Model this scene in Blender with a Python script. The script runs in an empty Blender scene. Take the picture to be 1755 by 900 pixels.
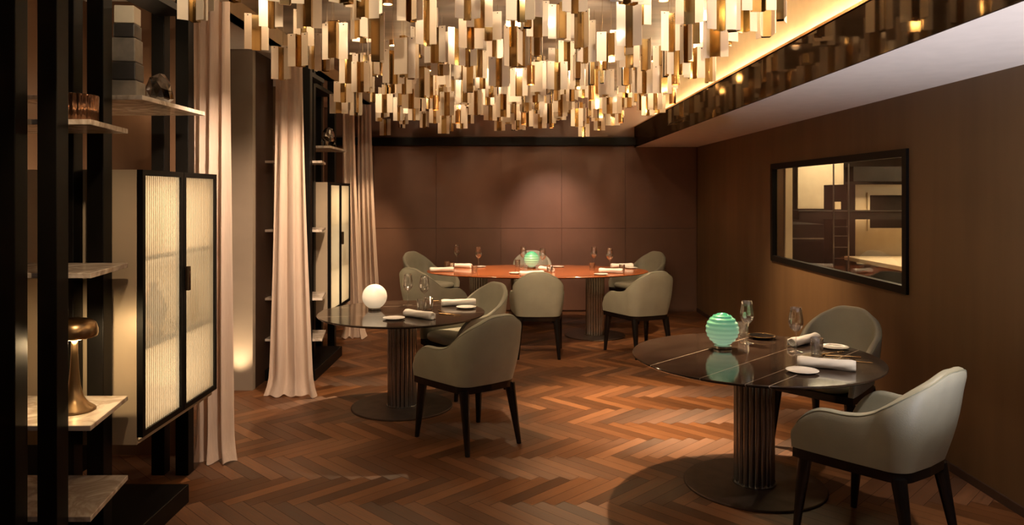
import bpy, bmesh, math, random
from mathutils import Vector, Matrix
R = random.Random(7)
PI = math.pi
sc = bpy.context.scene
COL = sc.collection
H = 1.69; F = 1264.0; VX = 875.0; VY = 333.0

def at(px, py, z):
    """photo pixel + known height -> place in the room"""
    s = (py - VY) / (H - z)
    return Vector(((px - VX) / s, F / s, z))

# ------------------------------------------------------------------ materials
def mat(name, col, rough=.5, metal=0., spec=.5, var=0., vscale=8., bump=0., bscale=60., coat=0., stretch=(1, 1, 1), col2=None, emit=None, estr=0., sheen=0.):
    m = bpy.data.materials.new(name); m.use_nodes = True
    nt = m.node_tree; b = nt.nodes['Principled BSDF']
    b.inputs['Base Color'].default_value = (*col, 1)
    b.inputs['Roughness'].default_value = rough
    b.inputs['Metallic'].default_value = metal
    b.inputs['Specular IOR Level'].default_value = spec
    b.inputs['Coat Weight'].default_value = coat
    b.inputs['Coat Roughness'].default_value = .08
    b.inputs['Sheen Weight'].default_value = sheen
    if emit:
        b.inputs['Emission Color'].default_value = (*emit, 1); b.inputs['Emission Strength'].default_value = estr
    tc = nt.nodes.new('ShaderNodeTexCoord'); mp = nt.nodes.new('ShaderNodeMapping')
    mp.inputs['Scale'].default_value = stretch
    nt.links.new(tc.outputs['Object'], mp.inputs['Vector'])
    if var or col2:
        n = nt.nodes.new('ShaderNodeTexNoise'); n.inputs['Scale'].default_value = vscale; n.inputs['Detail'].default_value = 5
        nt.links.new(mp.outputs['Vector'], n.inputs['Vector'])
        r = nt.nodes.new('ShaderNodeValToRGB')
        c2 = col2 if col2 else tuple(min(1, c * (1 + var)) for c in col)
        c1 = col if col2 else tuple(c * (1 - var) for c in col)
        r.color_ramp.elements[0].color = (*c1, 1); r.color_ramp.elements[1].color = (*c2, 1)
        r.color_ramp.elements[0].position = .35; r.color_ramp.elements[1].position = .65
        nt.links.new(n.outputs['Fac'], r.inputs['Fac']); nt.links.new(r.outputs['Color'], b.inputs['Base Color'])
    if bump:
        n2 = nt.nodes.new('ShaderNodeTexNoise'); n2.inputs['Scale'].default_value = bscale; n2.inputs['Detail'].default_value = 4
        nt.links.new(mp.outputs['Vector'], n2.inputs['Vector'])
        bp = nt.nodes.new('ShaderNodeBump'); bp.inputs['Strength'].default_value = bump; bp.inputs['Distance'].default_value = .01
        nt.links.new(n2.outputs['Fac'], bp.inputs['Height']); nt.links.new(bp.outputs['Normal'], b.inputs['Normal'])
    return m

def m_floor():
    m = bpy.data.materials.new('oak_parquet'); m.use_nodes = True
    nt = m.node_tree; b = nt.nodes['Principled BSDF']; L = nt.links.new
    g = nt.nodes.new('ShaderNodeNewGeometry'); tc = nt.nodes.new('ShaderNodeTexCoord')
    r = nt.nodes.new('ShaderNodeValToRGB'); e = r.color_ramp.elements
    e[0].color = (.068, .027, .010, 1); e[1].color = (.20, .083, .032, 1)
    x = e.new(.5); x.color = (.115, .045, .017, 1)
    L(g.outputs['Random Per Island'], r.inputs['Fac'])
    at_ = nt.nodes.new('ShaderNodeUVMap')
    mp = nt.nodes.new('ShaderNodeMapping'); mp.inputs['Scale'].default_value = (3, 45, 1)
    L(at_.outputs['UV'], mp.inputs['Vector'])
    n = nt.nodes.new('ShaderNodeTexNoise'); n.inputs['Scale'].default_value = 1.6; n.inputs['Detail'].default_value = 6
    L(mp.outputs['Vector'], n.inputs['Vector'])
    mr = nt.nodes.new('ShaderNodeMapRange'); mr.inputs['To Min'].default_value = .45; mr.inputs['To Max'].default_value = 1.5
    L(n.outputs['Fac'], mr.inputs['Value'])
    mx = nt.nodes.new('ShaderNodeVectorMath'); mx.operation = 'SCALE'
    L(r.outputs['Color'], mx.inputs[0]); L(mr.outputs['Result'], mx.inputs['Scale'])
    L(mx.outputs['Vector'], b.inputs['Base Color'])
    mr2 = nt.nodes.new('ShaderNodeMapRange'); mr2.inputs['To Min'].default_value = .34; mr2.inputs['To Max'].default_value = .56
    L(n.outputs['Fac'], mr2.inputs['Value']); L(mr2.outputs['Result'], b.inputs['Roughness'])
    tg = nt.nodes.new('ShaderNodeTangent'); tg.direction_type = 'UV_MAP'; tg.uv_map = 'UVMap'
    L(tg.outputs[0], b.inputs['Tangent']); b.inputs['Anisotropic'].default_value = .75
    bp = nt.nodes.new('ShaderNodeBump'); bp.inputs['Strength'].default_value = .12; bp.inputs['Distance'].default_value = .003
    L(n.outputs['Fac'], bp.inputs['Height']); L(bp.outputs['Normal'], b.inputs['Normal'])
    return m

def m_marble(name, base, vein, scale=5, rough=.2):
    m = mat(name, base, rough)
    nt = m.node_tree; b = nt.nodes['Principled BSDF']; L = nt.links.new
    tc = nt.nodes.new('ShaderNodeTexCoord')
    n = nt.nodes.new('ShaderNodeTexNoise'); n.inputs['Scale'].default_value = scale; n.inputs['Detail'].default_value = 9; n.inputs['Distortion'].default_value = 1.6
    L(tc.outputs['Object'], n.inputs['Vector'])
    r = nt.nodes.new('ShaderNodeValToRGB'); e = r.color_ramp.elements
    e[0].position = .40; e[0].color = (*base, 1); e[1].position = .62; e[1].color = (*base, 1)
    x = e.new(.5); x.color = (*vein, 1)
    L(n.outputs['Fac'], r.inputs['Fac']); L(r.outputs['Color'], b.inputs['Base Color'])
    return m

def m_tabletop(name, base, base2, lines, ang=PI/4):
    """dark polished stone with a few straight pale veins; lines = offsets across them"""
    m = mat(name, base, .10)
    nt = m.node_tree; b = nt.nodes['Principled BSDF']; L = nt.links.new
    tc = nt.nodes.new('ShaderNodeTexCoord')
    n = nt.nodes.new('ShaderNodeTexNoise'); n.inputs['Scale'].default_value = 7; n.inputs['Detail'].default_value = 8
    L(tc.outputs['Object'], n.inputs['Vector'])
    r = nt.nodes.new('ShaderNodeValToRGB'); e = r.color_ramp.elements
    e[0].position = .3; e[0].color = (*base, 1); e[1].position = .7; e[1].color = (*base2, 1)
    L(n.outputs['Fac'], r.inputs['Fac'])
    dot = nt.nodes.new('ShaderNodeVectorMath'); dot.operation = 'DOT_PRODUCT'
    dot.inputs[1].default_value = (math.sin(ang), -math.cos(ang), 0)
    L(tc.outputs['Object'], dot.inputs[0])
    last = None
    for c, w in lines:
        s = nt.nodes.new('ShaderNodeMath'); s.operation = 'COMPARE'; s.inputs[1].default_value = c; s.inputs[2].default_value = w
        L(dot.outputs['Value'], s.inputs[0])
        if last is None: last = s
        else:
            a = nt.nodes.new('ShaderNodeMath'); a.operation = 'MAXIMUM'
            L(last.outputs[0], a.inputs[0]); L(s.outputs[0], a.inputs[1]); last = a
    mx = nt.nodes.new('ShaderNodeMix'); mx.data_type = 'RGBA'
    L(r.outputs['Color'], mx.inputs['A']); mx.inputs['B'].default_value = (.55, .47, .38, 1)
    if last: L(last.outputs[0], mx.inputs['Factor'])
    else: mx.inputs['Factor'].default_value = 0
    L(mx.outputs['Result'], b.inputs['Base Color'])
    return m

def m_glass(name, tint=(1, 1, 1), fac=.06, rough=.02, gain=.9):
    m = bpy.data.materials.new(name); m.use_nodes = True
    nt = m.node_tree; nt.nodes.clear(); L = nt.links.new
    o = nt.nodes.new('ShaderNodeOutputMaterial'); mx = nt.nodes.new('ShaderNodeMixShader')
    t = nt.nodes.new('ShaderNodeBsdfTransparent'); t.inputs['Color'].default_value = (*tint, 1)
    g = nt.nodes.new('ShaderNodeBsdfGlossy'); g.inputs['Roughness'].default_value = rough
    lw = nt.nodes.new('ShaderNodeLayerWeight'); lw.inputs['Blend'].default_value = .35
    mr = nt.nodes.new('ShaderNodeMapRange'); mr.inputs['To Min'].default_value = fac; mr.inputs['To Max'].default_value = gain
    L(lw.outputs['Facing'], mr.inputs['Value']); L(mr.outputs['Result'], mx.inputs['Fac'])
    L(t.outputs[0], mx.inputs[1]); L(g.outputs[0], mx.inputs[2]); L(mx.outputs[0], o.inputs['Surface'])
    return m

def m_darkmirror():
    m = bpy.data.materials.new('dark_bronze_glass'); m.use_nodes = True
    nt = m.node_tree; nt.nodes.clear(); L = nt.links.new
    o = nt.nodes.new('ShaderNodeOutputMaterial'); mx = nt.nodes.new('ShaderNodeMixShader'); mx.inputs['Fac'].default_value = .05
    d = nt.nodes.new('ShaderNodeBsdfDiffuse'); g = nt.nodes.new('ShaderNodeBsdfGlossy'); g.inputs['Roughness'].default_value = .05
    g.inputs['Color'].default_value = (.9, .7, .5, 1)
    n = nt.nodes.new('ShaderNodeTexNoise'); n.inputs['Scale'].default_value = 2
    r = nt.nodes.new('ShaderNodeValToRGB'); r.color_ramp.elements[0].color = (.010, .006, .004, 1); r.color_ramp.elements[1].color = (.022, .013, .008, 1)
    L(n.outputs['Fac'], r.inputs['Fac']); L(r.outputs['Color'], d.inputs['Color'])
    L(d.outputs[0], mx.inputs[1]); L(g.outputs[0], mx.inputs[2]); L(mx.outputs[0], o.inputs['Surface'])
    return m

def m_reeded(name, tint, trans=.35):
    m = bpy.data.materials.new(name); m.use_nodes = True
    nt = m.node_tree; nt.nodes.clear(); L = nt.links.new
    o = nt.nodes.new('ShaderNodeOutputMaterial')
    t = nt.nodes.new('ShaderNodeBsdfTransparent'); t.inputs['Color'].default_value = (*tint, 1)
    d = nt.nodes.new('ShaderNodeBsdfTranslucent'); d.inputs['Color'].default_value = (*tint, 1)
    g = nt.nodes.new('ShaderNodeBsdfGlossy'); g.inputs['Roughness'].default_value = .15
    a = nt.nodes.new('ShaderNodeMixShader'); a.inputs['Fac'].default_value = trans
    L(d.outputs[0], a.inputs[1]); L(t.outputs[0], a.inputs[2])
    b = nt.nodes.new('ShaderNodeMixShader'); b.inputs['Fac'].default_value = .08
    L(a.outputs[0], b.inputs[1]); L(g.outputs[0], b.inputs[2]); L(b.outputs[0], o.inputs['Surface'])
    return m

def m_curtain():
    m = bpy.data.materials.new('sheer_cream_fabric'); m.use_nodes = True
    nt = m.node_tree; nt.nodes.clear(); L = nt.links.new
    o = nt.nodes.new('ShaderNodeOutputMaterial')
    d = nt.nodes.new('ShaderNodeBsdfDiffuse'); t = nt.nodes.new('ShaderNodeBsdfTranslucent')
    tc = nt.nodes.new('ShaderNodeTexCoord'); mp = nt.nodes.new('ShaderNodeMapping'); mp.inputs['Scale'].default_value = (120, 120, 9)
    n = nt.nodes.new('ShaderNodeTexNoise'); n.inputs['Scale'].default_value = 1
    L(tc.outputs['Object'], mp.inputs['Vector']); L(mp.outputs['Vector'], n.inputs['Vector'])
    r = nt.nodes.new('ShaderNodeValToRGB'); r.color_ramp.elements[0].color = (.64, .50, .41, 1); r.color_ramp.elements[1].color = (.78, .64, .54, 1)
    L(n.outputs['Fac'], r.inputs['Fac'])
    for x in (d, t): L(r.outputs['Color'], x.inputs['Color'])
    a = nt.nodes.new('ShaderNodeMixShader'); a.inputs['Fac'].default_value = .3
    L(d.outputs[0], a.inputs[1]); L(t.outputs[0], a.inputs[2]); L(a.outputs[0], o.inputs['Surface'])
    return m

M = dict(
    floor=m_floor(),
    gap=mat('dark_subfloor', (.02, .01, .005), .8, var=.2),
    wall_r=mat('brown_wood_wall', (.135, .076, .033), .5, var=.10, vscale=2.0, stretch=(1, 3, .25), bump=.05, bscale=30),
    wall_b=mat('bronze_leather_wall', (.155, .080, .052), .42, var=.12, vscale=1.6, bump=.04, bscale=40),
    wall_l=mat('brown_panel', (.16, .085, .045), .5, var=.15, vscale=1.5, stretch=(3, 3, .3)),
    taupe=mat('taupe_pier', (.24, .19, .145), .7, var=.06, vscale=3),
    darkbrown=mat('dark_brown_reveal', (.05, .024, .014), .6, var=.1),
    ceil=mat('smoked_metal_ceiling', (.36, .31, .26), .38, metal=.25, var=.35, vscale=1.2, stretch=(.6, 3, 1), bump=.05, bscale=5),
    soffit=mat('white_soffit', (.62, .57, .53), .75, var=.03),
    cove=mat('cove_gold_paint', (.62, .46, .28), .35, metal=.25, var=.05),
    bronze=m_darkmirror(),
    black=mat('black_steel', (.003, .0025, .002), .45, spec=.2, var=.2),
    blackw=mat('black_lacquered_wood', (.004, .003, .003), .25, var=.2),
    leather=mat('sage_leather', (.32, .315, .255), .46, var=.07, vscale=5, bump=.10, bscale=220, spec=.4),
    leather2=mat('sage_piping', (.24, .245, .18), .5, var=.05),
    stone=m_tabletop('black_veined_stone', (.030, .018, .013), (.055, .036, .026), [(c - (1.42 - 4.30) * .7071, w) for c, w in ((-2.32, .0022), (-1.98, .0011), (-1.76, .0010), (-1.66, .0022))]),
    stone2=m_tabletop('dark_stone_top', (.028, .018, .012), (.050, .034, .024), [(-.32, .002), (.12, .002)], PI * .06),
    redwood=mat('polished_rosewood', (.44, .125, .036), .2, var=.25, vscale=4, stretch=(1, 12, 1), coat=.6),
    flute=mat('gunmetal', (.33, .32, .32), .22, metal=1., var=.1),
    flute2=mat('polished_steel', (.5, .47, .43), .2, metal=1., var=.1),
    base=mat('bronze_base_plate', (.075, .05, .038), .45, metal=.8, var=.2, vscale=12),
    brass=mat('brushed_brass', (.62, .36, .15), .24, metal=1., var=.08, vscale=25, stretch=(1, 1, .1)),
    dbrass=mat('aged_brass', (.36, .24, .125), .30, metal=1., var=.12, vscale=25, stretch=(1, 1, .1)),
    gold=mat('gold_cutlery', (.85, .55, .25), .2, metal=1., var=.05),
    pcream=mat('champagne_enamel_plate', (.80, .68, .54), .42, metal=.15, var=.04, vscale=6, coat=.3),
    pgold=mat('mirror_brass', (.50, .35, .16), .10, metal=1., var=.10, vscale=20, stretch=(1, 1, .05)),
    wire=mat('fine_wire', (.35, .27, .18), .3, metal=1., var=.05),
    linen=mat('white_linen', (.80, .78, .75), .85, var=.03, bump=.2, bscale=300),
    china=mat('white_porcelain', (.82, .80, .77), .15, var=.02, coat=.4),
    curtain=m_curtain(),
    marble=m_marble('pale_marble', (.68, .61, .54), (.40, .33, .27), 4),
    cabside=mat('champagne_metal_panel', (.50, .41, .30), .45, metal=.2, var=.05, vscale=3),
    litblock=mat('cream_lit_block', (.85, .76, .60), .6, var=.04),
    backlit=mat('backlit_cream_panel', (.85, .76, .60), .6, emit=(1., .80, .54), estr=2.9, var=.04),
    shelfglass=m_glass('shelf_glass', (.8, .8, .76), .2, .1, .9),
    reed=m_reeded('reeded_glass', (.94, .88, .76), .60),
    groove=m_reeded('shaded_reeding_groove', (.30, .22, .15), .25),  # darker tint paints the shade lines between the glass ribs
    glass=m_glass('clear_glass', fac=.10, rough=.03, gain=1.),
    pane=m_glass('window_pane', (.92, .92, .9), .02, .01, .25),
    jewel=m_glass('smoked_crystal', (.28, .27, .27), .25, .04),
    amber=mat('amber_ribbed_glass', (.20, .10, .055), .16, metal=.75, var=.2, vscale=30),
    greyblock=mat('grey_stone_block', (.21, .185, .16), .5, var=.3, vscale=9),
    darkblock=mat('charcoal_stone_block', (.05, .045, .042), .4, var=.25, vscale=9),
    steel=mat('kitchen_steel', (.30, .28, .26), .3, metal=1., var=.1),
    kwall=mat('kitchen_beige', (.70, .56, .38), .6, var=.05),
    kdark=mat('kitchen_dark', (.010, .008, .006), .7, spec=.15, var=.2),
    globe=mat('opal_globe', (.85, .80, .70), .35, emit=(1, .76, .48), estr=.36, var=.02),
    led=mat('led_strip', (1, .9, .7), .5, emit=(1, .78, .46), estr=16., var=.01),
    bulb=mat('lit_downlight', (1, .9, .7), .5, emit=(1, .74, .42), estr=26., var=.01),
    chrome=mat('satin_steel_ring', (.5, .48, .44), .25, metal=1., var=.05),
)
def m_green():
    m = mat('green_opal_glass', (.2, .62, .42), .22, coat=.6)
    nt = m.node_tree; b = nt.nodes['Principled BSDF']; L = nt.links.new
    tc = nt.nodes.new('ShaderNodeTexCoord'); sp = nt.nodes.new('ShaderNodeSeparateXYZ')
    L(tc.outputs['Object'], sp.inputs[0])
    r = nt.nodes.new('ShaderNodeValToRGB'); e = r.color_ramp.elements
    e[0].position = .0; e[0].color = (.50, .78, .50, 1); e[1].position = 1; e[1].color = (.02, .34, .19, 1)
    mr = nt.nodes.new('ShaderNodeMapRange'); mr.inputs['From Min'].default_value = .03; mr.inputs['From Max'].default_value = .22
    L(sp.outputs['Z'], mr.inputs['Value']); L(mr.outputs['Result'], r.inputs['Fac'])
    L(r.outputs['Color'], b.inputs['Base Color']); L(r.outputs['Color'], b.inputs['Emission Color'])
    b.inputs['Emission Strength'].default_value = .38
    return m
M['green'] = m_green()

# ------------------------------------------------------------------ helpers
def link(o, parent=None):
    COL.objects.link(o)
    if parent: o.parent = parent
    return o
def obj(name, bm, m, parent=None, smooth=False, loc=None, autos=None):
    me = bpy.data.meshes.new(name); bm.normal_update(); bm.to_mesh(me); bm.free()
    if smooth:
        for p in me.polygons: p.use_smooth = True
        if autos is not None: me.set_sharp_from_angle(angle=autos)
    for mm in (m if isinstance(m, (list, tuple)) else [m]): me.materials.append(mm)
    o = bpy.data.objects.new(name, me)
    if loc is not None: o.location = loc
    return link(o, parent)
def tag(o, label=None, cat=None, group=None, kind=None):
    if label: o['label'] = label
    if cat: o['category'] = cat
    if group: o['group'] = group
    if kind: o['kind'] = kind
    return o
def thing(name, label, cat, loc=(0, 0, 0), rz=0, group=None):
    o = bpy.data.objects.new(name, None); o.empty_display_size = .1
    o.location = loc; o.rotation_euler = (0, 0, rz)
    return tag(link(o), label, cat, group)
def dup(o, loc=None, rz=None, label=None, group=None, parent=None):
    c = o.copy(); COL.objects.link(c); c.parent = parent
    if loc is not None: c.location = loc
    if rz is not None: c.rotation_euler[2] = rz
    if label: c['label'] = label
    if group: c['group'] = group
    for ch in list(o.children): dup(ch, parent=c)
    return c
def box(bm, x0, x1, y0, y1, z0, z1, mi=0, bev=0):
    vs = [bm.verts.new((x, y, z)) for x in (x0, x1) for y in (y0, y1) for z in (z0, z1)]
    fs = [(0, 1, 3, 2), (4, 6, 7, 5), (0, 4, 5, 1), (2, 3, 7, 6), (0, 2, 6, 4), (1, 5, 7, 3)]
    out = []
    for f in fs:
        g = bm.faces.new([vs[i] for i in f]); g.material_index = mi; out.append(g)
    if bev:
        es = list({e for f in out for e in f.edges})
        bmesh.ops.bevel(bm, geom=es, offset=bev, segments=2, affect='EDGES', profile=.5)
    return vs
def B(name, m, x0, x1, y0, y1, z0, z1, parent=None, bev=0):
    bm = bmesh.new(); box(bm, x0, x1, y0, y1, z0, z1, 0, bev)
    return obj(name, bm, m, parent)
def structure(name, m, *a, **k):
    o = B(name, m, *a, **k); o['kind'] = 'structure'; return o
def lathe(bm, prof, n=32, c=(0, 0, 0), mod=None, cap=True, mi=0):
    rings = []
    for r, z in prof:
        ring = []
        for i in range(n):
            a = 2 * PI * i / n; rr = r * (mod(i, n, z) if mod else 1)
            ring.append(bm.verts.new((c[0] + rr * math.cos(a), c[1] + rr * math.sin(a), c[2] + z)))
        rings.append(ring)
    for a, b in zip(rings, rings[1:]):
        for i in range(n):
            f = bm.faces.new((a[i], a[(i + 1) % n], b[(i + 1) % n], b[i])); f.material_index = mi
    if cap:
        if prof[0][0] > 1e-4: bm.faces.new(rings[0][::-1]).material_index = mi
        if prof[-1][0] > 1e-4: bm.faces.new(rings[-1]).material_index = mi
    return rings
def tube(bm, pts, r, n=8, sx=1.0):
    pts = [Vector(p) for p in pts]; rings = []
    for i, p in enumerate(pts):
        d = (pts[min(i + 1, len(pts) - 1)] - pts[max(i - 1, 0)]).normalized()
        up = Vector((0, 0, 1)) if abs(d.z) < .9 else Vector((1, 0, 0))
        u = d.cross(up).normalized(); v = u.cross(d)
        rr = r[i] if isinstance(r, (list, tuple)) else r
        rings.append([bm.verts.new(p + (u * math.cos(2 * PI * k / n) * sx + v * math.sin(2 * PI * k / n)) * rr) for k in range(n)])
    for a, b in zip(rings, rings[1:]):
        for k in range(n): bm.faces.new((a[k], a[(k + 1) % n], b[(k + 1) % n], b[k]))
    bm.faces.new(rings[0][::-1]); bm.faces.new(rings[-1])
def sstep(a, b, x):
    t = max(0, min(1, (x - a) / (b - a))); return t * t * (3 - 2 * t)

# ------------------------------------------------------------------ room shell
BACK = 10.62; RW = 2.69; LW = -2.75; CZ = 3.13; FRONT = -2.2
def herringbone():
    L, W = .50, .0833; g = .0012
    bm = bmesh.new(); uv = bm.loops.layers.uv.new('UVMap')
    ca, sa = math.cos(-PI / 4), math.sin(-PI / 4)
    def rot(x, y): return (x * ca - y * sa, x * sa + y * ca)
    for j in range(-14, 20):
        for i in range(-70, 90):
            for kind in (0, 1):
                if kind == 0: x0, y0, w, h = i * W + j * L, i * W - j * L, L, W
                else: x0, y0, w, h = i * W + j * L - W, i * W - j * L, W, L
                cx, cy = rot(x0 + w / 2, y0 + h / 2); cy += 4.0
                if not (LW - .3 < cx < RW + .3 and FRONT - .2 < cy < BACK + .2): continue
                c = [(x0 + g, y0 + g), (x0 + w - g, y0 + g), (x0 + w - g, y0 + h - g), (x0 + g, y0 + h - g)]
                vs = []
                for q in c:
                    X, Y = rot(*q); Y += 4.0
                    vs.append(bm.verts.new((X, Y, 0)))
                f = bm.faces.new(vs)
                o1, o2 = R.random() * 20, R.random() * 20
                uvs = [(0, 0), (L, 0), (L, W), (0, W)] if kind == 0 else [(0, W), (0, 0), (L, 0), (L, W)]
                for lp, q in zip(f.loops, uvs): lp[uv].uv = (q[0] + o1, q[1] + o2)
    for co, no in (((LW, 0, 0), (-1, 0, 0)), ((RW + .05, 0, 0), (1, 0, 0)), ((0, FRONT, 0), (0, -1, 0)), ((0, BACK + .05, 0), (0, 1, 0))):
        bmesh.ops.bisect_plane(bm, geom=bm.verts[:] + bm.edges[:] + bm.faces[:], plane_co=co, plane_no=no, clear_outer=True)
    f = obj('floor', bm, M['floor']); f['kind'] = 'structure'
herringbone()
structure('floor_subfloor', M['gap'], LW - .1, RW + .1, FRONT, BACK + .1, -.1, -.002)

# back wall in large panels
bm = bmesh.new()
box(bm, LW, RW + .12, BACK + .02, BACK + .12, 0, 3.4)
xs = [-2.6, -1.97, -1.07, -.14, .735, 1.655, 2.68]
for a, b in zip(xs, xs[1:]):
    for z0, z1 in ((.02, 1.2), (1.2, 2.385)):
        box(bm, a + .0025, b - .0025, BACK, BACK + .03, z0 + .0025, z1 - .0025)
box(bm, -2.7, 1.78, BACK, BACK + .03, 2.52, 3.13)
w = obj('wall_back', bm, M['wall_b']); w['kind'] = 'structure'
structure('trim_1', M['black'], -2.7, 1.785, BACK - .10, BACK, 2.392, 2.50)
# right wall with the opening to the kitchen
WY0, WY1, WZ0, WZ1 = 4.98, 7.58, 1.01, 2.0
bm = bmesh.new()
for y0, y1, z0, z1 in ((FRONT, WY0, 0, 2.40), (WY1, BACK, 0, 2.40), (WY0, WY1, 0, WZ0), (WY0, WY1, WZ1, 2.40)):
    box(bm, RW, RW + .12, y0, y1, z0, z1)
w = obj('wall_right', bm, M['wall_r']); w['kind'] = 'structure'
structure('baseboard_right', M['darkbrown'], RW - .012, RW, FRONT, BACK, 0, .05)
win = thing('window_1', 'black framed interior window looking into the lit kitchen', 'window', (0, 0, 0)); win['kind'] = 'structure'
for n in ('label', 'category'): del win[n]
bm = bmesh.new(); fw = .055
box(bm, RW - .02, RW + .03, WY0, WY1, WZ0, WZ0 + fw); box(bm, RW - .02, RW + .03, WY0, WY1, WZ1 - fw, WZ1)
box(bm, RW - .02, RW + .03, WY0, WY0 + fw, WZ0 + fw, WZ1 - fw); box(bm, RW - .02, RW + .03, WY1 - fw, WY1, WZ0 + fw, WZ1 - fw)
obj('window_frame', bm, M['black'], win)
B('window_glass', M['pane'], RW + .005, RW + .011, WY0 + fw, WY1 - fw, WZ0 + fw, WZ1 - fw, win)
# soffit, fascia, cove, ceiling
SX = 1.795
structure('ceiling_soffit', M['soffit'], SX, RW + .12, FRONT, BACK, 2.37, 2.42)
structure('trim_2', M['bronze'], SX - .012, SX, FRONT, BACK, 2.366, 2.652)
structure('trim_3', M['brass'], SX - .022, SX + .02, FRONT, BACK, 2.652, 2.668)
structure('ceiling_cove_floor', M['cove'], SX + .0, 2.14, FRONT, BACK, 2.56, 2.648)
structure('wall_cove', M['cove'], 2.02, 2.12, FRONT, BACK, 2.649, 3.2)
bm = bmesh.new()
for i in range(7):
    y0 = FRONT + .1 + i * 1.8; box(bm, 1.968, 1.988, y0, y0 + 1.76, 2.73, 2.738)
obj('trim_led', bm, M['led'])['kind'] = 'structure'
structure('trim_led_rail', M['brass'], 1.962, 1.992, FRONT + .1, BACK - .1, 2.649, 2.729)
structure('ceiling', M['ceil'], -2.02, 2.14, FRONT, BACK, CZ, CZ + .1)
structure('ceiling_left_soffit', M['soffit'], LW, -2.02, FRONT, BACK, 2.94, 3.0)
structure('trim_4', M['cove'], -2.03, -2.02, FRONT, BACK, 2.94, CZ + .05)
structure('wall_left', M['wall_l'], LW - .1, LW, FRONT, BACK, 0, 3.3)
structure('wall_front', M['wall_r'], LW, RW, FRONT - .1, FRONT, 0, 3.3)
# piers between the bays on the left
for i, (y0, y1, x1, m) in enumerate(((4.78, 4.9, -2.14, 'wall_l'), (6.35, 6.42, -2.22, 'taupe'), (8.55, 8.62, -2.18, 'wall_l'))):
    bm = bmesh.new(); box(bm, LW, x1, y0, y1, 0, 2.94)
    obj('wall_pier', bm, M[m])['kind'] = 'structure'
structure('wall_pier_side', M['darkbrown'], -2.28, -2.222, 6.421, 6.9, 0, 2.94)

# ------------------------------------------------------------------ shelving and cabinets on the left
def shelving(dy, where, far=False):
    t = thing('shelving_unit', 'black steel post shelving with marble shelves, ' + where, 'shelving', (0, dy, 0))
    for x, y in ((-1.995, 2.95), (-1.83, 2.95), (-2.08, 3.482), (-1.94, 3.482), (-2.12, 4.47), (-1.975, 4.47)):
        B('post', M['black'], x - .039, x + .039, y - .039, y + .039, 0, 2.93, t, .003)
    B('top_rail', M['black'], -2.12, -1.94, 3.53, 4.43, 2.76, 2.80, t)
    B('top_rail', M['black'], -2.02, -1.80, 2.99, 3.44, 2.76, 2.80, t)
    B('plinth', M['black'], -2.45, -1.765, 2.99, 4.05, .0, .10, t, .004)
    B('back_board', M['black'], -2.47, -2.45, 3.0, 4.43, .10, .48, t)
    # marble shelves of the open bay: right end cut at a slant
    for z in (.38, .75, 1.37, 1.995):
        bm = bmesh.new()
        p = [(-2.42, 2.995), (-1.705, 2.995), (-1.784, 3.44), (-2.42, 3.44)]
        lo = [bm.verts.new((x, y, z - .022)) for x, y in p]; hi = [bm.verts.new((x, y, z)) for x, y in p]
        bm.faces.new(hi); bm.faces.new(lo[::-1])
        for i in range(4): bm.faces.new((lo[i], lo[(i + 1) % 4], hi[(i + 1) % 4], hi[i]))
        bmesh.ops.bevel(bm, geom=bm.edges[:], offset=.002, segments=1, affect='EDGES')
        tag(obj('shelf', bm, M['marble'], t), 'pale veined marble shelf')
    bm = bmesh.new()
    box(bm, -2.40, -1.762, 3.53, 4.25, 2.143, 2.165, bev=.002)
    tag(obj('shelf', bm, M['marble'], t), 'pale veined marble shelf above the glass doors')
    return t
def cabinet(dy, where):
    t = thing('display_cabinet', 'lit display cabinet with two reeded glass doors, ' + where, 'cabinet', (0, dy, 0))
    bm = bmesh.new()
    box(bm, -2.40, -1.79, 3.53, 3.548, .49, 1.808)
    box(bm, -2.40, -1.79, 4.402, 4.42, .49, 1.808)
    box(bm, -2.40, -1.79, 3.549, 4.401, .49, .508); box(bm, -2.40, -1.79, 3.549, 4.401, 1.79, 1.808)
    obj('body', bm, M['cabside'], t)
    B('back_panel', M['backlit'], -2.395, -2.38, 3.55, 4.40, .509, 1.789, t)
    for z in (.93, 1.37):
        sh = B('inner_shelf', M['shelfglass'], -2.37, -1.815, 3.55, 4.40, z, z + .008, t)
        B('shelf_edge', M['black'], -1.814, -1.803, 3.55, 4.40, z - .008, z + .014, sh)
    for y0, y1, hy in ((3.53, 3.972, None), (3.978, 4.42, 3.978)):
        f = .028; z0, z1 = .525, 1.808
        bm = bmesh.new(); X0, X1 = -1.788, -1.76
        box(bm, X0, X1, y0, y0 + f, z0, z1); box(bm, X0, X1, y1 - f, y1, z0, z1)
        box(bm, X0, X1, y0 + f, y1 - f, z0, z0 + f); box(bm, X0, X1, y0 + f, y1 - f, z1 - f, z1)
        d = obj('door', bm, M['black'], t)
        bm = bmesh.new(); n = 19; p = (y1 - y0 - 2 * f) / n
        for i in range(n):
            a = y0 + f + i * p; prev = None; K = 7
            for k in range(K + 1):
                u = k / K; xx = -1.776 + .0075 * math.sin(PI * u) ** .6
                v0 = bm.verts.new((xx, a + u * p, z0 + f)); v1 = bm.verts.new((xx, a + u * p, z1 - f))
                if prev:
                    fc = bm.faces.new((prev[0], v0, v1, prev[1])); fc.material_index = 1 if k in (1, K) else 0
                prev = (v0, v1)
        obj('reeded_glass', bm, [M['reed'], M['groove']], d)
        if hy:
            B('handle', M['bronze'], -1.757, -1.735, hy + .004, hy + .026, 1.17, 1.30, d, .003)
    return t
shelving(0, 'nearest bay on the left'); cabinet(0, 'nearest bay on the left')
shelving(3.68, 'second bay behind the round table', True); cabinet(3.68, 'second bay behind the white globe lamp')

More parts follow.
